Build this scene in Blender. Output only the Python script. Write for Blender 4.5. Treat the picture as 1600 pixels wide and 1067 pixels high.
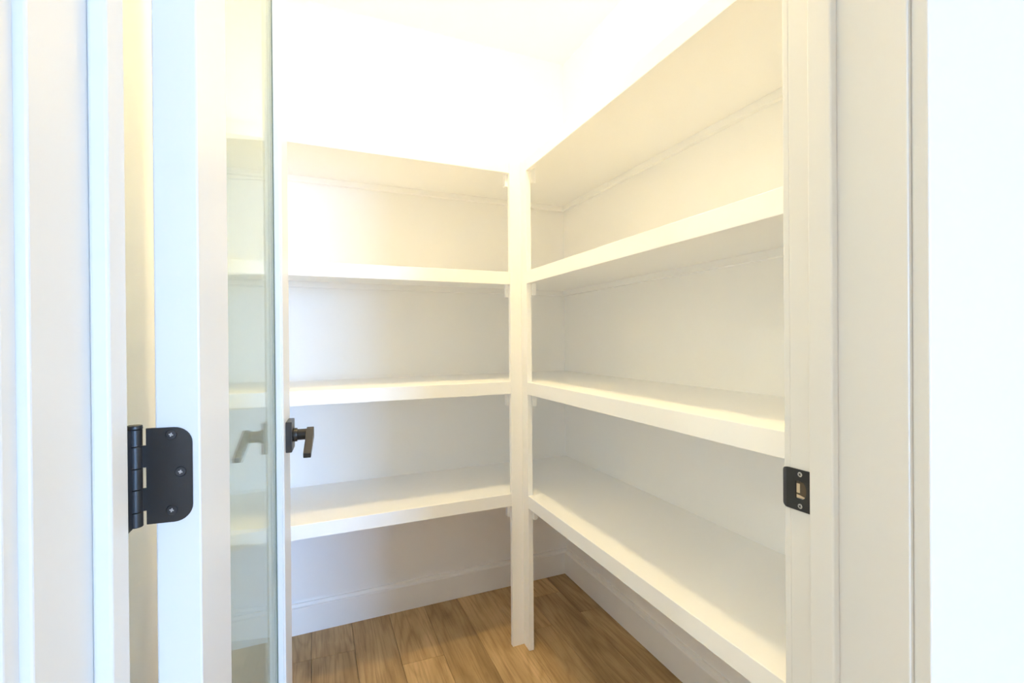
import bpy, bmesh, math, random
from mathutils import Vector, Matrix

# ------------------------------------------------------------------ scene, camera, light
for o in list(bpy.data.objects):
    bpy.data.objects.remove(o, do_unlink=True)
scene = bpy.context.scene
COL = scene.collection

F_PX, YAW, PITCH, ROLL, CAM_Z = 791.59, 21.2892, 0.2142, -0.4542, 1.1218
cd = bpy.data.cameras.new('camera')
cd.sensor_fit = 'HORIZONTAL'
cd.sensor_width = 36.0
cd.lens = 36.0 * F_PX / 1600.0
cd.clip_start = 0.02
cam = bpy.data.objects.new('camera', cd)
COL.objects.link(cam)
_y, _p, _r = (math.radians(v) for v in (YAW, PITCH, ROLL))
fw = Vector((math.sin(_y) * math.cos(_p), math.cos(_y) * math.cos(_p), -math.sin(_p)))
rt = Vector((math.cos(_y), -math.sin(_y), 0))
up = rt.cross(fw)
r2 = rt * math.cos(_r) + up * math.sin(_r)
u2 = -rt * math.sin(_r) + up * math.cos(_r)
cam.matrix_world = Matrix(((r2.x, u2.x, -fw.x, 0), (r2.y, u2.y, -fw.y, 0),
                           (r2.z, u2.z, -fw.z, CAM_Z), (0, 0, 0, 1)))
scene.camera = cam

scene.view_settings.view_transform = 'Standard'
scene.view_settings.look = 'None'
scene.view_settings.gamma = 1.0
scene.view_settings.exposure = 0.1
scene.view_settings.use_curve_mapping = False
scene.cycles.max_bounces = 15
scene.cycles.diffuse_bounces = 14
scene.cycles.glossy_bounces = 3
scene.cycles.transparent_max_bounces = 10
scene.cycles.adaptive_threshold = 0.2

world = bpy.data.worlds.new('sky')
scene.world = world
world.use_nodes = True
world.node_tree.nodes['Background'].inputs[0].default_value = (0.62, 0.79, 1.0, 1)
world.node_tree.nodes['Background'].inputs[1].default_value = 0.3

# the place, in metres; camera stands at x = 0, y = 0
EPS = 0.0601                     # the back wall runs a little out of square
ANG = math.atan(EPS)
XW, YW = 1.1259, 2.1875          # inner corner of pantry
XR = 0.7103                      # front of right-hand shelves
DB = 0.4388                      # depth of back shelves
XL = -0.34                       # left pantry wall
H = 2.4416
JR, JL = 0.6106, -0.1484         # faces of the door jambs
Y_OUT, Y_IN, Y_CAS = 0.362, 0.512, 0.5235
KX0, KX1, KY0 = -2.4, 4.3, -7.0  # the room behind the camera
OPEN_H = 2.045
WIN = (1.85, 3.90, 0.10, 2.25)    # tall window in the room behind the camera

LAMP = (0.45, 1.22)
LAMP_POWER = 300.0
DAY_POWER = 640.0
FILL_POWER = 17.5
FILL_LAMPS = ((-1.9, -0.7), (1.6, -2.4), (-1.9, -2.4), (1.6, -4.4))  # unseen lamps added as fill for the door frame and jambs
LAMP_COLOR = (1.0, 0.775, 0.385)
FILL_COLOR = (0.96, 0.98, 0.82)

ld = bpy.data.lights.new('window_daylight', 'AREA')
ld.shape = 'RECTANGLE'
ld.size, ld.size_y = WIN[1] - WIN[0], WIN[3] - WIN[2]
ld.energy = DAY_POWER
ld.color = (0.28, 0.53, 0.98)
lo = bpy.data.objects.new('window_daylight', ld)
lo.location = ((WIN[0] + WIN[1]) / 2, KY0 - 0.06, (WIN[2] + WIN[3]) / 2)
lo.rotation_euler = (math.radians(90), 0, 0)
COL.objects.link(lo)
lo.rotation_euler = Vector((0, -1, 0)).to_track_quat('Z', 'Y').to_euler()

# ------------------------------------------------------------------ materials
def mat(name, color, rough=0.5, metal=0.0, bump=0.0, bscale=200.0, spec=0.5, var=0.0):
    m = bpy.data.materials.new(name)
    m.use_nodes = True
    nt = m.node_tree
    b = nt.nodes['Principled BSDF']
    b.inputs['Base Color'].default_value = (*color, 1)
    b.inputs['Roughness'].default_value = rough
    b.inputs['Metallic'].default_value = metal
    b.inputs['Specular IOR Level'].default_value = spec
    tc = nt.nodes.new('ShaderNodeTexCoord')
    if bump:
        n = nt.nodes.new('ShaderNodeTexNoise')
        n.inputs['Scale'].default_value = bscale
        n.inputs['Detail'].default_value = 3
        nt.links.new(tc.outputs['Object'], n.inputs['Vector'])
        bp = nt.nodes.new('ShaderNodeBump')
        bp.inputs['Strength'].default_value = bump
        bp.inputs['Distance'].default_value = 0.001
        nt.links.new(n.outputs['Fac'], bp.inputs['Height'])
        nt.links.new(bp.outputs['Normal'], b.inputs['Normal'])
    if var:
        n2 = nt.nodes.new('ShaderNodeTexNoise')
        n2.inputs['Scale'].default_value = 6
        nt.links.new(tc.outputs['Object'], n2.inputs['Vector'])
        mx = nt.nodes.new('ShaderNodeMix')
        mx.data_type = 'RGBA'
        mx.inputs[6].default_value = (*[c * (1 - var) for c in color], 1)
        mx.inputs[7].default_value = (*[min(1, c * (1 + var)) for c in color], 1)
        nt.links.new(n2.outputs['Fac'], mx.inputs[0])
        nt.links.new(mx.outputs[2], b.inputs['Base Color'])
    return m

M_WALL = mat('wall_paint', (0.94, 0.935, 0.925), 0.75, bump=0.12, bscale=260, var=0.006)
M_ROOM = mat('room_paint', (0.74, 0.68, 0.58), 0.8, bump=0.12, bscale=260)
M_CEIL = mat('ceiling_paint', (0.94, 0.935, 0.925), 0.85, bump=0.15, bscale=180)
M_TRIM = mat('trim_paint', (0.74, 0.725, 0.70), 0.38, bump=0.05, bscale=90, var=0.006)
M_SHELF = mat('shelf_paint', (0.94, 0.935, 0.925), 0.42, bump=0.05, bscale=90, var=0.006)
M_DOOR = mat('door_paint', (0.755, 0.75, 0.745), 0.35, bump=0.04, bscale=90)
M_BLACK = mat('black_metal', (0.021, 0.018, 0.0165), 0.38, metal=0.0, bump=0.05, bscale=400, spec=0.6)
M_BRONZE = mat('dark_bronze', (0.038, 0.032, 0.027), 0.34, metal=0.3, bump=0.04, bscale=300, spec=0.6)
M_SCREW = mat('screw_metal', (0.07, 0.07, 0.075), 0.28, metal=0.8)
M_STEEL = mat('bright_steel', (0.55, 0.54, 0.52), 0.35, metal=0.35)  # strike screws; its pale tone also paints the hinge slots' glint
M_RAW = mat('raw_pine', (0.56, 0.45, 0.31), 0.7, var=0.15)
M_SEAL = mat('glazing_seal', (0.16, 0.20, 0.18), 0.6)
M_SUB = mat('subfloor', (0.10, 0.075, 0.05), 0.9)

M_LENS = mat('fill_lens', (0.9, 0.88, 0.82), 0.4)  # glowing lens of the added fill lamps
_b = M_LENS.node_tree.nodes['Principled BSDF']
_b.inputs['Emission Color'].default_value = (1, 0.87, 0.66, 1)
_b.inputs['Emission Strength'].default_value = 2.0


def glass_material():
    m = bpy.data.materials.new('hazy_green_glass')
    m.use_nodes = True
    nt = m.node_tree
    nt.nodes.clear()
    out = nt.nodes.new('ShaderNodeOutputMaterial')
    tr = nt.nodes.new('ShaderNodeBsdfTransparent')
    tr.inputs[0].default_value = (0.935, 0.985, 0.94, 1)
    df = nt.nodes.new('ShaderNodeBsdfDiffuse')
    df.inputs[0].default_value = (0.92, 0.985, 0.91, 1)
    tl = nt.nodes.new('ShaderNodeBsdfTranslucent')
    tl.inputs[0].default_value = (0.92, 0.985, 0.91, 1)
    ad = nt.nodes.new('ShaderNodeMixShader')
    ad.inputs[0].default_value = 0.08
    nt.links.new(df.outputs[0], ad.inputs[1])
    nt.links.new(tl.outputs[0], ad.inputs[2])
    mx = nt.nodes.new('ShaderNodeMixShader')
    mx.inputs[0].default_value = 0.215
    nt.links.new(tr.outputs[0], mx.inputs[1])
    nt.links.new(ad.outputs[0], mx.inputs[2])
    gl = nt.nodes.new('ShaderNodeBsdfGlossy')
    gl.inputs['Roughness'].default_value = 0.02
    mg = nt.nodes.new('ShaderNodeMixShader')
    fz = nt.nodes.new('ShaderNodeFresnel')
    fz.inputs['IOR'].default_value = 1.45
    fm = nt.nodes.new('ShaderNodeMath'); fm.operation = 'MULTIPLY'
    fm.inputs[1].default_value = 0.5
    nt.links.new(fz.outputs[0], fm.inputs[0])
    nt.links.new(fm.outputs[0], mg.inputs[0])
    nt.links.new(mx.outputs[0], mg.inputs[1])
    nt.links.new(gl.outputs[0], mg.inputs[2])
    nt.links.new(mg.outputs[0], out.inputs[0])
    return m
M_GLASS = glass_material()


def wood_material():
    m = bpy.data.materials.new('oak_plank')
    m.use_nodes = True
    nt = m.node_tree
    L = nt.links.new
    b = nt.nodes['Principled BSDF']
    tc = nt.nodes.new('ShaderNodeTexCoord')
    oi = nt.nodes.new('ShaderNodeObjectInfo')
    off = nt.nodes.new('ShaderNodeVectorMath'); off.operation = 'SCALE'
    off.inputs[0].default_value = (7.3, 13.1, 3.7)
    L(oi.outputs['Random'], off.inputs['Scale'])
    ad = nt.nodes.new('ShaderNodeVectorMath'); ad.operation = 'ADD'
    L(tc.outputs['Object'], ad.inputs[0]); L(off.outputs[0], ad.inputs[1])

    def noise(scale_vec, scale, detail, rough=0.6, dist=0.0):
        mp = nt.nodes.new('ShaderNodeMapping')
        mp.inputs['Scale'].default_value = scale_vec
        L(ad.outputs[0], mp.inputs[0])
        n = nt.nodes.new('ShaderNodeTexNoise')
        n.inputs['Scale'].default_value = scale
        n.inputs['Detail'].default_value = detail
        n.inputs['Roughness'].default_value = rough
        n.inputs['Distortion'].default_value = dist
        L(mp.outputs[0], n.inputs['Vector'])
        return n
    broad = noise((1, 0.22, 1), 9, 3, 0.55, 0.6)       # broad tonal bands along the plank
    fine = noise((1, 0.035, 1), 150, 4, 0.7)           # fine pores
    # cathedral rings: contour lines of a stretched noise
    ring = noise((1, 0.10, 1), 9, 1.5, 0.4, 0.2)
    mu = nt.nodes.new('ShaderNodeMath'); mu.operation = 'MULTIPLY'; mu.inputs[1].default_value = 13
    L(ring.outputs['Fac'], mu.inputs[0])
    pp = nt.nodes.new('ShaderNodeMath'); pp.operation = 'PINGPONG'; pp.inputs[1].default_value = 0.5
    L(mu.outputs[0], pp.inputs[0])

    def ramp(stops):
        r = nt.nodes.new('ShaderNodeValToRGB')
        e = r.color_ramp.elements
        while len(e) < len(stops):
            e.new(0.5)
        for k, (p, c) in enumerate(stops):
            e[k].position = p
            e[k].color = (*c, 1)
        return r
    r1 = ramp([(0.30, (0.40, 0.26, 0.120)), (0.50, (0.54, 0.37, 0.185)), (0.70, (0.66, 0.465, 0.245))])
    L(broad.outputs['Fac'], r1.inputs[0])
    r2_ = ramp([(0.30, (0.62, 0.58, 0.52)), (0.52, (1, 1, 1)), (0.75, (1.0, 1.0, 1.0))])
    L(fine.outputs['Fac'], r2_.inputs[0])
    r3 = ramp([(0.0, (0.66, 0.60, 0.52)), (0.22, (0.95, 0.94, 0.92)), (0.5, (1, 1, 1))])
    L(pp.outputs[0], r3.inputs[0])
    # knots
    mpk = nt.nodes.new('ShaderNodeMapping'); mpk.inputs['Scale'].default_value = (1, 0.45, 1)
    L(ad.outputs[0], mpk.inputs[0])
    vo = nt.nodes.new('ShaderNodeTexVoronoi'); vo.inputs['Scale'].default_value = 6.5
    L(mpk.outputs[0], vo.inputs['Vector'])
    rk = ramp([(0.0, (0.30, 0.24, 0.18)), (0.045, (0.62, 0.56, 0.50)), (0.10, (1, 1, 1))])
    L(vo.outputs['Distance'], rk.inputs[0])

    def mult(a, b2, f):
        x = nt.nodes.new('ShaderNodeMix'); x.data_type = 'RGBA'; x.blend_type = 'MULTIPLY'
        x.inputs[0].default_value = f
        L(a, x.inputs[6]); L(b2, x.inputs[7])
        return x.outputs[2]
    c = mult(r1.outputs[0], r2_.outputs[0], 0.75)
    c = mult(c, r3.outputs[0], 0.5)
    c = mult(c, rk.outputs[0], 0.85)
    hs = nt.nodes.new('ShaderNodeHueSaturation')
    mr = nt.nodes.new('ShaderNodeMapRange')
    mr.inputs['To Min'].default_value = 0.80; mr.inputs['To Max'].default_value = 1.15
    L(oi.outputs['Random'], mr.inputs[0])
    L(mr.outputs[0], hs.inputs['Value'])
    L(c, hs.inputs['Color'])
    L(hs.outputs[0], b.inputs['Base Color'])
    b.inputs['Roughness'].default_value = 0.5
    b.inputs['Specular IOR Level'].default_value = 0.35
    bp = nt.nodes.new('ShaderNodeBump')
    bp.inputs['Strength'].default_value = 0.15; bp.inputs['Distance'].default_value = 0.0006
    L(fine.outputs['Fac'], bp.inputs['Height']); L(bp.outputs[0], b.inputs['Normal'])
    return m
M_WOOD = wood_material()

# ------------------------------------------------------------------ helpers
def tag(o, label, cat=None, group=None, kind=None):
    o['label'] = label
    if cat: o['category'] = cat
    if group: o['group'] = group
    if kind: o['kind'] = kind
    return o

def empty(name, loc, rz=0.0):
    o = bpy.data.objects.new(name, None)
    o.empty_display_size = 0.05
    o.location = loc
    o.rotation_euler = (0, 0, rz)
    COL.objects.link(o)
    return o

def prism(bm, poly, z0, z1):
    """vertical prism over a plan polygon (counter-clockwise)"""
    lo_ = [bm.verts.new((x, y, z0)) for x, y in poly]
    hi = [bm.verts.new((x, y, z1)) for x, y in poly]
    bm.faces.new(list(reversed(lo_)))
    bm.faces.new(hi)
    n = len(poly)
    for i in range(n):
        j = (i + 1) % n
        bm.faces.new((lo_[i], lo_[j], hi[j], hi[i]))

def box(bm, x0, x1, y0, y1, z0, z1):
    prism(bm, [(x0, y0), (x1, y0), (x1, y1), (x0, y1)], z0, z1)

def extrude(bm, pts, axis_a, axis_b, axis_c, c0, c1):
    """profile pts (a,b) swept from c0 to c1; axes are 3-vectors"""
    A, B, C = Vector(axis_a), Vector(axis_b), Vector(axis_c)
    r0 = [bm.verts.new(A * a + B * b + C * c0) for a, b in pts]
    r1 = [bm.verts.new(A * a + B * b + C * c1) for a, b in pts]
    bm.faces.new(r0); bm.faces.new(list(reversed(r1)))
    n = len(pts)
    for i in range(n):
        j = (i + 1) % n
        bm.faces.new((r0[j], r0[i], r1[i], r1[j]))

def cyl(bm, p0, p1, r, n=24, r1=None):
    p0, p1 = Vector(p0), Vector(p1)
    d = (p1 - p0).normalized()
    a = d.orthogonal().normalized(); b = d.cross(a)
    r1 = r if r1 is None else r1
    ra = [bm.verts.new(p0 + (a * math.cos(t) + b * math.sin(t)) * r) for t in (2 * math.pi * k / n for k in range(n))]
    rb = [bm.verts.new(p1 + (a * math.cos(t) + b * math.sin(t)) * r1) for t in (2 * math.pi * k / n for k in range(n))]
    bm.faces.new(list(reversed(ra))); bm.faces.new(rb)
    for i in range(n):
        j = (i + 1) % n
        bm.faces.new((ra[i], ra[j], rb[j], rb[i]))

def finish(name, bm, material, parent=None, bevel=0.0, segs=2, smooth=False, origin=True, only=None):
    bmesh.ops.recalc_face_normals(bm, faces=bm.faces[:])
    if bevel:
        es = [e for e in bm.edges if len(e.link_faces) == 2 and e.calc_face_angle(0) > 0.6
              and (only is None or all(only(v.co) for v in e.verts))]
        bmesh.ops.bevel(bm, geom=es, offset=bevel, segments=segs, affect='EDGES', profile=0.5, clamp_overlap=True)
    me = bpy.data.meshes.new(name)
    o = bpy.data.objects.new(name, me)
    if origin:
        xs = [v.co.x for v in bm.verts]; ys = [v.co.y for v in bm.verts]; zs = [v.co.z for v in bm.verts]
        c = Vector(((min(xs) + max(xs)) / 2, (min(ys) + max(ys)) / 2, min(zs)))
        bmesh.ops.translate(bm, verts=bm.verts[:], vec=-c)
        o.location = c
        if parent is not None:
            o.location = c - parent.location if parent.rotation_euler.z == 0 else c
    bm.to_mesh(me); bm.free()
    if smooth:
        for p in me.polygons: p.use_smooth = True
        try:
            me.set_sharp_from_angle(angle=math.radians(40))
        except Exception:
            pass
    me.materials.append(material)
    COL.objects.link(o)
    if parent is not None:
        o.parent = parent
    return o

def quick(name, parent, material, x0, x1, y0, y1, z0, z1, bevel=0.0, segs=2):
    bm = bmesh.new(); box(bm, x0, x1, y0, y1, z0, z1)
    return finish(name, bm, material, parent, bevel, segs)

def yb(x, off=0.0):
    """y of a line parallel to the back wall, off metres in front of it"""
    return YW - EPS * (XW - x) - off / math.cos(ANG)

def band(x0, x1, near, far):
    """plan polygon of a strip along the back wall"""
    return [(x0, yb(x0, near)), (x1, yb(x1, near)), (x1, yb(x1, far)), (x0, yb(x0, far))]

# ------------------------------------------------------------------ the setting
T = 0.12
bm = bmesh.new(); box(bm, KX0 - T, KX1 + T, KY0 - T, 2.6, -0.10, -0.0125)
floor = finish('floor', bm, M_SUB)
tag(floor, 'oak plank floor running from the doorway into the pantry', 'floor', kind='structure')
# planks run away from the camera, in lanes 146.7 mm wide
random.seed(4)
PW, PL, X0P = 0.1467, 1.22, 0.127
ends = {-1: 1.92, 4: 1.795, 6: 1.838, 0: 1.18, 1: 0.55, 2: 1.40, 3: 0.92, 5: 0.80, -2: 0.7, -3: 1.3, -4: 0.9}
for k in range(-4, 8):
    xa, xb = X0P + k * PW, X0P + (k + 1) * PW
    e = ends.get(k, random.uniform(0.4, 1.5))
    ys = [e + PL * j for j in range(-4, 3)]
    for a, b_ in zip(ys[:-1], ys[1:]):
        a, b_ = max(a, -1.2), min(b_, 2.26)
        if b_ - a < 0.02: continue
        g = 0.0005
        bm = bmesh.new(); box(bm, xa + g, xb - g, a + g, b_ - g, -0.012, 0.0)
        finish('plank', bm, M_WOOD, floor, bevel=0.0007, segs=1)
# room behind the camera: plain planks out of view
quick('floor_panel', floor, M_WOOD, KX0, X0P - 4 * PW - 0.0005, KY0, Y_OUT - 0.001, -0.012, -0.0002)
quick('floor_panel', floor, M_WOOD, X0P + 8 * PW + 0.0005, KX1, KY0, Y_OUT - 0.001, -0.012, -0.0002)
quick('floor_panel', floor, M_WOOD, X0P - 4 * PW, X0P + 8 * PW, KY0, -1.2005, -0.012, -0.0002)

tag(quick('ceiling', None, M_CEIL, KX0 - T, KX1 + T, KY0 - T, 2.6, H, H + T),
    'white painted ceiling over the pantry, warmed by its lamp', 'ceiling', kind='structure')
bm = bmesh.new(); prism(bm, band(XL - T, XW + T, 0, -T), 0, H)
tag(finish('wall_back', bm, M_WALL), 'white painted wall behind the shelves facing the doorway', 'wall', kind='structure')
bm = bmesh.new(); prism(bm, [(XW, Y_IN), (XW + T, Y_IN), (XW + T, yb(XW + T)), (XW, YW)], 0, H)
tag(finish('wall_right', bm, M_WALL), 'white painted wall behind the right-hand shelves', 'wall', kind='structure')
bm = bmesh.new(); prism(bm, [(XL - T, Y_IN), (XL, Y_IN), (XL, yb(XL)), (XL - T, yb(XL - T))], 0, H)
tag(finish('wall_left', bm, M_WALL), 'white painted wall glimpsed through the gap beside the hinge', 'wall', kind='structure')
bm = bmesh.new()
JT = 0.019
box(bm, KX0, JL - JT, Y_OUT, Y_IN, 0, H)
box(bm, JR + JT, KX1, Y_OUT, Y_IN, 0, H)
box(bm, JL - JT, JR + JT, Y_OUT, Y_IN, OPEN_H + JT, H)
tag(finish('wall_front', bm, M_WALL), 'white painted wall holding the pantry doorway', 'wall', kind='structure')
# room behind the camera
for nm, c in (('wall_far_left', (KX0 - T, KX0, KY0, Y_IN)), ('wall_far_right', (KX1, KX1 + T, KY0, Y_IN))):
    tag(quick(nm, None, M_ROOM, *c, 0, H), 'beige side wall of the room behind the camera', 'wall', kind='structure')
bm = bmesh.new()
box(bm, KX0 - T, WIN[0], KY0 - T, KY0, 0, H); box(bm, WIN[1], KX1 + T, KY0 - T, KY0, 0, H)
box(bm, WIN[0], WIN[1], KY0 - T, KY0, 0, WIN[2]); box(bm, WIN[0], WIN[1], KY0 - T, KY0, WIN[3], H)
tag(finish('wall_rear', bm, M_ROOM), 'beige wall with a tall window behind the camera', 'wall', kind='structure')
w = empty('window_1', ((WIN[0] + WIN[1]) / 2, KY0, WIN[2]))
tag(w, 'tall white framed window behind the camera', 'window', kind='structure')
fr = 0.05
for a in ((WIN[0], WIN[0] + fr, WIN[2], WIN[3]), (WIN[1] - fr, WIN[1], WIN[2], WIN[3]),
          (WIN[0] + fr, WIN[1] - fr, WIN[2], WIN[2] + fr), (WIN[0] + fr, WIN[1] - fr, WIN[3] - fr, WIN[3])):
    quick('window_frame', w, M_TRIM, a[0], a[1], KY0 - 0.05, KY0 + 0.01, a[2], a[3], 0.002)

# baseboards
def base_profile(t=0.0185):
    return [(0, 0), (t, 0), (t, 0.0985), (t - 0.001, 0.1005), (t - 0.006, 0.1015), (t - 0.0085, 0.1035), (t - 0.0095, 0.1075), (t - 0.0105, 0.1143), (0, 0.1143)]
bdir = Vector((math.cos(ANG), math.sin(ANG), 0)); bnrm = Vector((math.sin(ANG), -math.cos(ANG), 0))
bm = bmesh.new()
Lb = (XW - XL) / math.cos(ANG)
extrude(bm, base_profile(), bnrm, (0, 0, 1), bdir, -Lb, -0.001)
bmesh.ops.translate(bm, verts=bm.verts[:], vec=(XW, YW, 0))
tag(finish('baseboard_back', bm, M_SHELF), 'white baseboard along the wall below the back shelves', 'baseboard', kind='structure')
bm = bmesh.new()
extrude(bm, base_profile(), (-1, 0, 0), (0, 0, 1), (0, 1, 0), Y_IN, YW - 0.0195)
bmesh.ops.translate(bm, verts=bm.verts[:], vec=(XW, 0, 0))
tag(finish('baseboard_right', bm, M_SHELF), 'white baseboard along the wall below the right-hand shelves', 'baseboard', kind='structure')
bm = bmesh.new()
extrude(bm, base_profile(), (1, 0, 0), (0, 0, 1), (0, 1, 0), Y_IN, yb(XL) - 0.0195)
bmesh.ops.translate(bm, verts=bm.verts[:], vec=(XL, 0, 0))
tag(finish('baseboard_left', bm, M_SHELF), 'white baseboard hidden behind the open glass door', 'baseboard', kind='structure')

# ------------------------------------------------------------------ door frame
frame = empty('trim_1', ((JL + JR) / 2, (Y_OUT + Y_IN) / 2, 0))
tag(frame, 'white painted door frame around the pantry doorway, with black strike plate', 'door frame', kind='structure')
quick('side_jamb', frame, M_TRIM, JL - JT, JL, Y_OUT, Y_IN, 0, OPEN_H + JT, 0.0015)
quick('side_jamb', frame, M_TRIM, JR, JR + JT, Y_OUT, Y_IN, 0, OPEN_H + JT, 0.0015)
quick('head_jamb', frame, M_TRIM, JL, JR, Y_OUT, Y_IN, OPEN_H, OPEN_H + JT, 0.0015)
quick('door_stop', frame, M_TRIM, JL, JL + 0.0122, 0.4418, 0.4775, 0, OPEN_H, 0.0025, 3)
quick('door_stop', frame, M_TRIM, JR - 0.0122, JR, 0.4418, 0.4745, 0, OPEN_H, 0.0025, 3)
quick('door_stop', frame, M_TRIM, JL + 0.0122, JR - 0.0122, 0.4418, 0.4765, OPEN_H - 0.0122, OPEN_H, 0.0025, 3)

# casings, kitchen side (wide flat boards) and pantry side
def casing(name, label, ya, yb_, rev, wdt):
    e = empty(name, ((JL + JR) / 2, (ya + yb_) / 2, 0))
    tag(e, label, 'door casing', kind='structure')
    quick('casing_board', e, M_TRIM, JL - rev - wdt, JL - rev, ya, yb_, 0, OPEN_H + rev, 0.0025, 3)
    quick('casing_board', e, M_TRIM, JR + rev, JR + rev + wdt, ya, yb_, 0, OPEN_H + rev, 0.0025, 3)
    quick('casing_head', e, M_TRIM, JL - rev - wdt, JR + rev + wdt, ya, yb_, OPEN_H + rev, OPEN_H + rev + 0.14, 0.0025, 3)
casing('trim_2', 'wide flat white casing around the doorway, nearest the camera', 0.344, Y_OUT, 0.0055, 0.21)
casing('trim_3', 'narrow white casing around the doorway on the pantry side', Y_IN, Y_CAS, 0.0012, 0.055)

# strike plate on the right jamb: a flat plate whose lip curls round the jamb edge, with a D-shaped hole
def strike_plate():
    zc, hh, t = 0.9152, 0.0279, 0.0018
    xs = JR - t
    root = empty('strike_plate', (0, 0, 0)); root.parent = frame
    root.location = Vector((JR, 0.50, zc)) - frame.location
    bm = bmesh.new()
    # outline in (y, z) grid with a hole, extruded; columns along y, lip is the last two columns
    hole = []
    y0h, y1h, hz = 0.4865, 0.5025, 0.0118
    n = 12
    for k in range(n + 1):                      # rounded side towards the camera
        a = -math.pi / 2 + math.pi * k / n
        hole.append((y0h + 0.007 - 0.007 * math.cos(a), zc + hz * math.sin(a)))
    hole.append((y1h, zc + hz)); hole.append((y1h, zc - hz))
    out = [(0.4765, zc - hh)]
    out += [(0.4765, zc + hh), (0.514, zc + hh)]
    rr = 0.010
    yl = 0.5235
    # lip edge with rounded corners
    out2 = [(0.4765, zc - hh), (0.4765, zc + hh)]
    for k in range(7):
        a = math.pi / 2 * (1 - k / 6)
        out2.append((yl - rr + rr * math.cos(a), zc + hh - rr * 0.55 + rr * 0.55 * math.sin(a)))
    for k in range(7):
        a = -math.pi / 2 * (k / 6)
        out2.append((yl - rr + rr * math.cos(a), zc - hh + rr * 0.55 + rr * 0.55 * math.sin(a)))
    ov = [bm.verts.new((0, y, z)) for y, z in out2]
    hv = [bm.verts.new((0, y, z)) for y, z in hole]
    oe = [bm.edges.new((ov[i], ov[(i + 1) % len(ov)])) for i in range(len(ov))]
    he = [bm.edges.new((hv[i], hv[(i + 1) % len(hv)])) for i in range(len(hv))]
    bmesh.ops.triangle_fill(bm, use_beauty=True, use_dissolve=False, edges=oe + he)
    # cut along y so that the lip can bend
    for yc in (0.5135, 0.516, 0.5185, 0.521):
        bmesh.ops.bisect_plane(bm, geom=bm.verts[:] + bm.edges[:] + bm.faces[:], plane_co=(0, yc, 0), plane_no=(0, 1, 0))
    bmesh.ops.recalc_face_normals(bm, faces=bm.faces[:])
    if bm.faces[0].normal.x > 0:
        bmesh.ops.reverse_faces(bm, faces=bm.faces[:])
    r = bmesh.ops.extrude_face_region(bm, geom=bm.faces[:])
    nv = [g for g in r['geom'] if isinstance(g, bmesh.types.BMVert)]
    bmesh.ops.translate(bm, verts=nv, vec=(-t, 0, 0))
    for v in bm.verts:
        d = max(0.0, v.co.y - 0.5125)
        v.co.x += d * d * 22 - min(0.0012, d * 0.6)
    bmesh.ops.translate(bm, verts=bm.verts[:], vec=(JR - 0.0002, 0, 0))
    bmesh.ops.translate(bm, verts=bm.verts[:], vec=-Vector((JR, 0.50, zc)))
    p = finish('plate', bm, M_BLACK, root, origin=False)
    # flat dark sheet painting the shade of the timber pocket behind the hole
    bm = bmesh.new(); box(bm, JR - 0.0008, JR - 0.0002, 0.4875, 0.5020, zc - 0.0112, zc + 0.0112)
    bmesh.ops.translate(bm, verts=bm.verts[:], vec=-Vector((JR, 0.50, zc)))
    q = finish('bolt_pocket', bm, M_SUB, root, origin=False)
    bm = bmesh.new(); box(bm, JR - 0.0016, JR - 0.0008, 0.4965, 0.5015, zc - 0.004, zc + 0.0085)
    bmesh.ops.translate(bm, verts=bm.verts[:], vec=-Vector((JR, 0.50, zc)))
    finish('pocket_tab', bm, M_RAW, root, 0.0002, 1, origin=False)
    bm = bmesh.new()
    pts = [(0.4885 + 0.0065 - 0.0065 * math.cos(a), -0.0112 + 0.0055 * math.sin(a)) for a in [math.pi * k / 8 for k in range(9)]]
    prof = [(y, zc + z) for y, z in [(0.4895, -0.0105), (0.5015, -0.0105), (0.5015, -0.0065), (0.496, -0.0070), (0.4895, -0.0085)]]
    extrude(bm, prof, (0, 1, 0), (0, 0, 1), (1, 0, 0), JR - 0.0015, JR - 0.0008)
    bmesh.ops.translate(bm, verts=bm.verts[:], vec=-Vector((JR, 0.50, zc)))
    finish('pocket_lip', bm, M_RAW, root, origin=False)
    for dz in (0.0215, -0.0215):
        bm = bmesh.new()
        cyl(bm, (JR - t + 0.0002, 0.4957, zc + dz), (JR - t - 0.0007, 0.4957, zc + dz), 0.0037, 20, 0.0031)
        bmesh.ops.translate(bm, verts=bm.verts[:], vec=-Vector((JR, 0.50, zc)))
        s = finish('screw', bm, M_STEEL, root, smooth=True, origin=False)
        bm = bmesh.new()
        for a in (0.4, 0.4 + math.pi / 2):
            dy, dzz = math.cos(a), math.sin(a)
            pts = [(-0.0021, -0.0005), (0.0021, -0.0005), (0.0021, 0.0005), (-0.0021, 0.0005)]
            extrude(bm, pts, (0, dy, dzz), (0, -dzz, dy), (1, 0, 0), -t - 0.0010, -t - 0.0006)
        bmesh.ops.translate(bm, verts=bm.verts[:], vec=(0, -0.0043, dz))
        finish('screw_slot', bm, M_BLACK, root, origin=False)
strike_plate()

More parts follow.
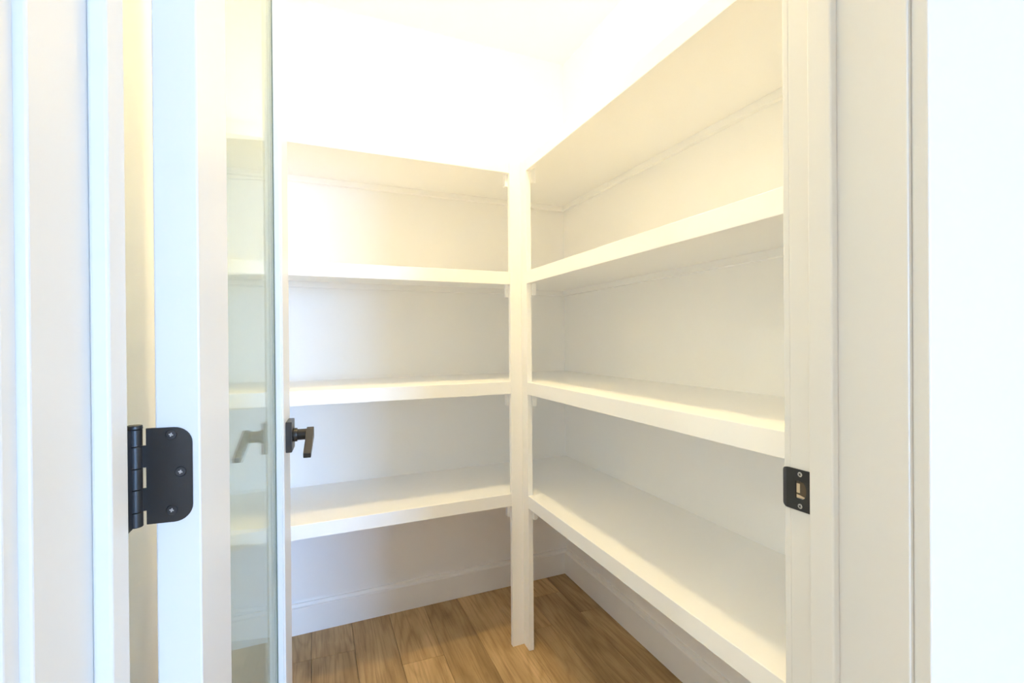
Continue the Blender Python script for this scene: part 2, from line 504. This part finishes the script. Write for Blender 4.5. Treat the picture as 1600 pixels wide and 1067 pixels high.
# ------------------------------------------------------------------ glass door, standing open
PIN = Vector((-0.1469, 0.531, 0))
TH = math.radians(86.8)
door = empty('door_1', PIN, TH)
tag(door, 'white framed glass door standing open into the pantry, black hinge and lever', 'door', kind='structure')
O = 0.0146                        # pin to pantry-side face
DT = 0.035
U0, U1 = 0.002, 0.757
ST = 0.120
Z0, Z1 = 0.010, 2.038
yf, yn = -O - DT, -O              # faces: kitchen side, pantry side (door-local y)
def dbox(name, mtl, x0, x1, y0, y1, z0, z1, bevel=0.0, segs=2, parent=door):
    bm = bmesh.new(); box(bm, x0, x1, y0, y1, z0, z1)
    return finish(name, bm, mtl, parent, bevel, segs)
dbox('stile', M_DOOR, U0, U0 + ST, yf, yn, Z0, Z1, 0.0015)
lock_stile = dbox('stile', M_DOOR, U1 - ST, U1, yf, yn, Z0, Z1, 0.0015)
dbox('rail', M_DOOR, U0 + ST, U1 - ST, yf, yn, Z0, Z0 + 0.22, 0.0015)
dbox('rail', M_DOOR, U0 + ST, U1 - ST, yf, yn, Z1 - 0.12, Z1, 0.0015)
gy = (yf + yn) / 2
ga, gb, gz0, gz1 = U0 + ST, U1 - ST, Z0 + 0.22, Z1 - 0.12
dbox('glass_pane', M_GLASS, ga + 0.001, gb - 0.001, gy - 0.002, gy + 0.002, gz0 + 0.001, gz1 - 0.001)
for s in (-1, 1):                 # glazing beads, stepped, both faces
    y_a, y_b = sorted((gy + s * 0.0030, gy + s * 0.0145))
    for (a, b_, c, d_) in ((ga, ga + 0.007, gz0, gz1), (gb - 0.007, gb, gz0, gz1)):
        dbox('glazing_bead', M_DOOR, a, b_, y_a, y_b, c, d_, 0.002, 3)
    for (c, d_) in ((gz0, gz0 + 0.007), (gz1 - 0.007, gz1)):
        dbox('glazing_bead', M_DOOR, ga + 0.007, gb - 0.007, y_a, y_b, c, d_, 0.002, 3)
    y_a, y_b = sorted((gy + s * 0.0021, gy + s * 0.0029))
    for (a, b_) in ((ga, ga + 0.005), (gb - 0.005, gb)):
        dbox('glazing_seal', M_SEAL, a, b_, y_a, y_b, gz0, gz1)

# hinge: barrel at the door's origin, one leaf on the door edge, the other on the jamb
HZ = (0.9608, 1.0502)
def hinge(zoff):
    z0, z1 = HZ[0] + zoff, HZ[1] + zoff
    h = empty('hinge', (0, 0, 0)); h.parent = door; h.location = (0, 0, z0)
    hh = z1 - z0 - 0.004
    cuts = [0.0, 0.155, 0.385, 0.60, 0.825, 1.0]        # from the bottom
    for k in range(5):
        a, b_ = cuts[k] * hh, cuts[k + 1] * hh
        bm = bmesh.new(); cyl(bm, (0, 0, a + 0.0002), (0, 0, b_ - 0.0002), 0.0057, 28)
        finish('knuckle', bm, M_BLACK, h, 0.0004, 1, smooth=True, origin=False)
    bm = bmesh.new(); cyl(bm, (0, 0, hh), (0, 0, hh + 0.0035), 0.0061, 28, 0.0057)
    finish('pin_head', bm, M_BLACK, h, 0.0006, 2, smooth=True, origin=False)
    # door leaf in the (y, z) plane of the door edge, notched beside the jamb's knuckles
    yl, r = -0.0436, 0.0145
    zb, zt = 0.001, hh
    pts = []
    for k in range(9):
        a = math.pi / 2 * k / 8
        pts.append((yl + r - r * math.sin(a), zb + r - r * math.cos(a)))
    for k in range(9):
        a = math.pi / 2 * k / 8
        pts.append((yl + r - r * math.cos(a), zt - r + r * math.sin(a)))
    ri, ro = -0.0080, -0.0045
    pts += [(ri, zt), (ri, cuts[4] * hh), (ro, cuts[4] * hh), (ro, cuts[3] * hh), (ri, cuts[3] * hh),
            (ri, cuts[2] * hh), (ro, cuts[2] * hh), (ro, cuts[1] * hh), (ri, cuts[1] * hh), (ri, zb)]
    bm = bmesh.new()
    extrude(bm, pts, (0, 1, 0), (0, 0, 1), (1, 0, 0), U0 - 0.0012, U0 + 0.0014)
    finish('door_leaf', bm, M_BLACK, h, origin=False)
    for (sy, sz) in ((-0.0273, 0.0790), (-0.0343, 0.0454), (-0.0273, 0.0118)):
        bm = bmesh.new(); cyl(bm, (U0 - 0.0010, sy, sz), (U0 - 0.0021, sy, sz), 0.0047, 24, 0.0040)
        finish('screw', bm, M_SCREW, h, smooth=True, origin=False)
        bm = bmesh.new()
        for a in (0.25, 0.25 + math.pi / 2):
            c_, s_ = math.cos(a), math.sin(a)
            extrude(bm, [(-0.0017, -0.0005), (0.0017, -0.0005), (0.0017, 0.0005), (-0.0017, 0.0005)],
                    (0, c_, s_), (0, -s_, c_), (1, 0, 0), U0 - 0.0025, U0 - 0.0020)
        bmesh.ops.translate(bm, verts=bm.verts[:], vec=(0, sy, sz))
        finish('screw_slot', bm, M_STEEL, h, origin=False)  # pale cross: the slot's bright glint put into the colour
    # jamb leaf, given in world axes then turned into the door's frame
    inv = Matrix.Rotation(-TH, 4, 'Z')
    bm = bmesh.new()
    pts = [(0.489, 0.012), (0.494, 0.003), (0.500, 0.0), (0.527, -0.0005), (0.527, hh), (0.500, hh), (0.494, hh - 0.003), (0.489, hh - 0.012)]
    extrude(bm, [(y - PIN.y, z) for y, z in pts], (0, 1, 0), (0, 0, 1), (1, 0, 0), JL - PIN.x - 0.0016, JL - PIN.x + 0.0005)
    bmesh.ops.transform(bm, matrix=inv, verts=bm.verts[:])
    finish('jamb_leaf', bm, M_BLACK, h, origin=False)
for zo in (0.0, 0.775, -0.775):
    hinge(zo)

# lever handles on both faces of the lock stile, sharing one spindle
HU, HZC = 0.700, 0.914
def lever(side):
    face = yf if side < 0 else yn
    hd = empty('door_handle', (0, 0, 0)); hd.parent = door; hd.location = (HU, face, HZC)
    s = side
    bm = bmesh.new(); box(bm, -0.033, 0.033, min(0, s * 0.0125), max(0, s * 0.0125), -0.033, 0.033)
    finish('rosette', bm, M_BRONZE, hd, 0.0012, 2, origin=False)
    bm = bmesh.new(); cyl(bm, (0, s * 0.012, 0), (0, s * 0.021, 0), 0.0150, 32)
    finish('collar', bm, M_BRONZE, hd, 0.0012, 2, smooth=True, origin=False)
    bm = bmesh.new(); cyl(bm, (0, s * 0.020, 0), (0, s * 0.052, 0), 0.0122, 32)
    finish('neck', bm, M_BRONZE, hd, 0.0008, 2, smooth=True, origin=False)
    # blade: leaves the neck's end and runs towards the hinge side, drooping
    dr = math.radians(15)
    bm = bmesh.new()
    L_ = 0.105
    prof = [(0.0125, 0.0120), (0.004, 0.0122), (-L_, 0.0055), (-L_, -0.0055), (-0.010, -0.0100), (0.004, -0.0122), (0.0125, -0.0120)]
    extrude(bm, prof, (math.cos(dr), 0, math.sin(dr)), (-math.sin(dr), 0, math.cos(dr)), (0, 1, 0), s * 0.040, s * 0.055)
    finish('lever', bm, M_BRONZE, hd, 0.0012, 2, origin=False)
lever(-1)
lever(1)
bm = bmesh.new(); box(bm, U1 - 0.0005, U1 + 0.0012, gy - 0.0125, gy + 0.0125, HZC - 0.028, HZC + 0.028)
finish('latch_plate', bm, M_BRONZE, door, 0.0004, 1)

# ------------------------------------------------------------------ shelves and corner post
FH, FT, BT, CT = 0.0451, 0.019, 0.016, 0.018
BOT = [1.7269, 1.3222, 0.9237, 0.5146]
PA, PB = 0.0454, 0.0476
RANK = ['topmost', 'second', 'third', 'lowest']
YF = lambda x: yb(x, DB)
for i, b in enumerate(BOT):
    zt = b + FH
    e = empty('pantry_shelf', ((XL + XW) / 2, yb(0.4, DB / 2), b))
    tag(e, ['topmost white painted shelf on the back wall, just under the bright upper wall',
            'second white shelf from the top on the back wall, left of the post',
            'third white shelf from the top on the back wall, just above the lever handle',
            'lowest white shelf on the back wall, above the bluish baseboard'][i], 'shelf', 'shelves on the back wall')
    bm = bmesh.new(); prism(bm, band(XL + 0.0005, XW - 0.0005, DB - FT, 0.0003), zt - BT, zt)
    finish('shelf_board', bm, M_SHELF, e)
    bm = bmesh.new(); prism(bm, band(XL + 0.0005, XR - PA, DB, DB - FT), b, zt)
    finish('front_edge', bm, M_SHELF, e, 0.0014, only=lambda c: c.y < YF(c.x) + 0.001)
    bm = bmesh.new(); prism(bm, band(XL + 0.001, XW - 0.001, CT, 0.0003), zt - BT - 0.0225, zt - BT)
    finish('wall_cleat', bm, M_SHELF, e, 0.0008, 1)
    bm = bmesh.new()
    prism(bm, [(XL + 0.0005, yb(XL, DB - FT - 0.002)), (XL + CT, yb(XL + CT, DB - FT - 0.002)), (XL + CT, yb(XL + CT, CT + 0.001)), (XL + 0.0005, yb(XL, CT + 0.001))], zt - BT - 0.0225, zt - BT)
    finish('end_cleat', bm, M_SHELF, e, 0.0008, 1)

    bm = bmesh.new()
    prism(bm, [(XW - CT, yb(XW - CT, DB - FT)), (XW - 0.0005, yb(XW, DB - FT)), (XW - 0.0005, yb(XW, CT + 0.001)), (XW - CT, yb(XW - CT, CT + 0.001))], zt - BT - 0.0225, zt - BT)
    finish('end_cleat', bm, M_SHELF, e)

    e = empty('pantry_shelf', ((XR + XW) / 2, (Y_IN + YF(XR)) / 2, b))
    tag(e, ['topmost white shelf on the right wall, rising steeply to the upper right',
            'second white shelf from the top on the right wall, seen from below',
            'third white shelf from the top on the right wall, ending above the strike plate',
            'lowest white shelf on the right wall, its broad top seen from above'][i], 'shelf', 'shelves on the right wall')
    bm = bmesh.new()
    prism(bm, [(XR + FT, Y_IN + 0.0005), (XW - 0.0005, Y_IN + 0.0005), (XW - 0.0005, yb(XW, DB - FT)), (XR + FT, yb(XR + FT, DB - FT))], zt - BT, zt)
    finish('shelf_board', bm, M_SHELF, e)
    bm = bmesh.new(); box(bm, XR, XR + FT, Y_IN + 0.0005, YF(XR) - PB, b, zt)
    finish('front_edge', bm, M_SHELF, e, 0.0014, only=lambda c: c.x < XR + 0.001)
    bm = bmesh.new(); box(bm, XW - CT, XW - 0.0003, Y_IN + 0.001, yb(XW, DB - FT) - 0.002, zt - BT - 0.0225, zt - BT)
    finish('wall_cleat', bm, M_SHELF, e, 0.0008, 1)
    bm = bmesh.new(); box(bm, XR + FT + 0.002, XW - CT - 0.001, Y_IN + 0.0005, Y_IN + CT, zt - BT - 0.0225, zt - BT)
    finish('end_cleat', bm, M_SHELF, e, 0.0008, 1)

post = empty('corner_post', (XR, YF(XR), 0))
tag(post, 'white angle-shaped corner post standing where back and right shelves meet', 'post')
bm = bmesh.new(); prism(bm, band(XR - PA, XR, DB, DB - FT), 0, BOT[0] + FH)
finish('face_board', bm, M_SHELF, post, 0.0016)
bm = bmesh.new(); prism(bm, [(XR, YF(XR) - PB), (XR + FT, YF(XR) - PB), (XR + FT, yb(XR + FT, DB - FT)), (XR, yb(XR, DB - FT))], 0, BOT[0] + FH)
finish('face_board', bm, M_SHELF, post, 0.0016)
for b in BOT:
    zt = b + FH - BT
    bm = bmesh.new(); prism(bm, band(XR - PA - 0.010, XR, DB - FT, DB - FT - 0.019), b - 0.044, zt)
    finish('support_block', bm, M_SHELF, post, 0.0008, 1)
    bm = bmesh.new(); box(bm, XR + FT, XR + FT + 0.016, YF(XR) - PB - 0.006, YF(XR) + 0.005, b - 0.042, zt)
    finish('support_block', bm, M_SHELF, post, 0.0008, 1)

# ------------------------------------------------------------------ pantry ceiling lamp and added fill lamps (above the frame)
def ceiling_lamp(x, y, label, group=None, dome=None, power=0.0, color=(1, 1, 1)):
    """flush lamp: a trim ring and either a glowing dome or a flat lens for the added fill lamps"""
    lamp = empty('ceiling_light', (x, y, H))
    tag(lamp, label, 'lamp', group)
    n = 32
    def lathe(prof, name, m, cap):
        bm = bmesh.new()
        rings = [[bm.verts.new((r * math.cos(2 * math.pi * k / n), r * math.sin(2 * math.pi * k / n), z)) for k in range(n)] for r, z in prof]
        for a, b_ in zip(rings[:-1], rings[1:]):
            for k in range(n):
                bm.faces.new((a[k], a[(k + 1) % n], b_[(k + 1) % n], b_[k]))
        if cap:
            bm.faces.new(rings[-1])
        return finish(name, bm, m, lamp, smooth=True, origin=False)
    lathe([(0.062, -0.001), (0.064, -0.006), (0.082, -0.005), (0.086, 0.0)], 'trim_ring', M_TRIM, False)
    if dome:
        lathe([(0.060 * math.cos(t), -0.006 - 0.034 * math.sin(t)) for t in (math.pi / 2 * k / 7 for k in range(7))], 'dome', dome, True)
    else:
        lathe([(0.0615, -0.001), (0.0615, -0.003)], 'lens', M_LENS, True)
        l2 = bpy.data.lights.new('fill_light', 'AREA')
        l2.shape = 'DISK'; l2.size = 0.12; l2.energy = power; l2.color = color
        l2o = bpy.data.objects.new('fill_light', l2)
        l2o.location = (0, 0, -0.008); l2o.parent = lamp
        COL.objects.link(l2o)
M_DOME = mat('lamp_dome', (0.9, 0.88, 0.82), 0.4)
_b = M_DOME.node_tree.nodes['Principled BSDF']
_b.inputs['Emission Color'].default_value = (*LAMP_COLOR, 1)
_b.inputs['Emission Strength'].default_value = LAMP_POWER
ceiling_lamp(LAMP[0], LAMP[1], 'small glowing dome lamp on the pantry ceiling between the shelves and the doorway', dome=M_DOME)
where = ['near the doorway, left', 'near the doorway, right', 'further back, left', 'further back, right']
for (x, y), wh in zip(FILL_LAMPS, where):
    ceiling_lamp(x, y, 'added unseen fill lamp in the ceiling outside the pantry, ' + wh, 'added fill lamps outside the pantry', power=FILL_POWER, color=FILL_COLOR)
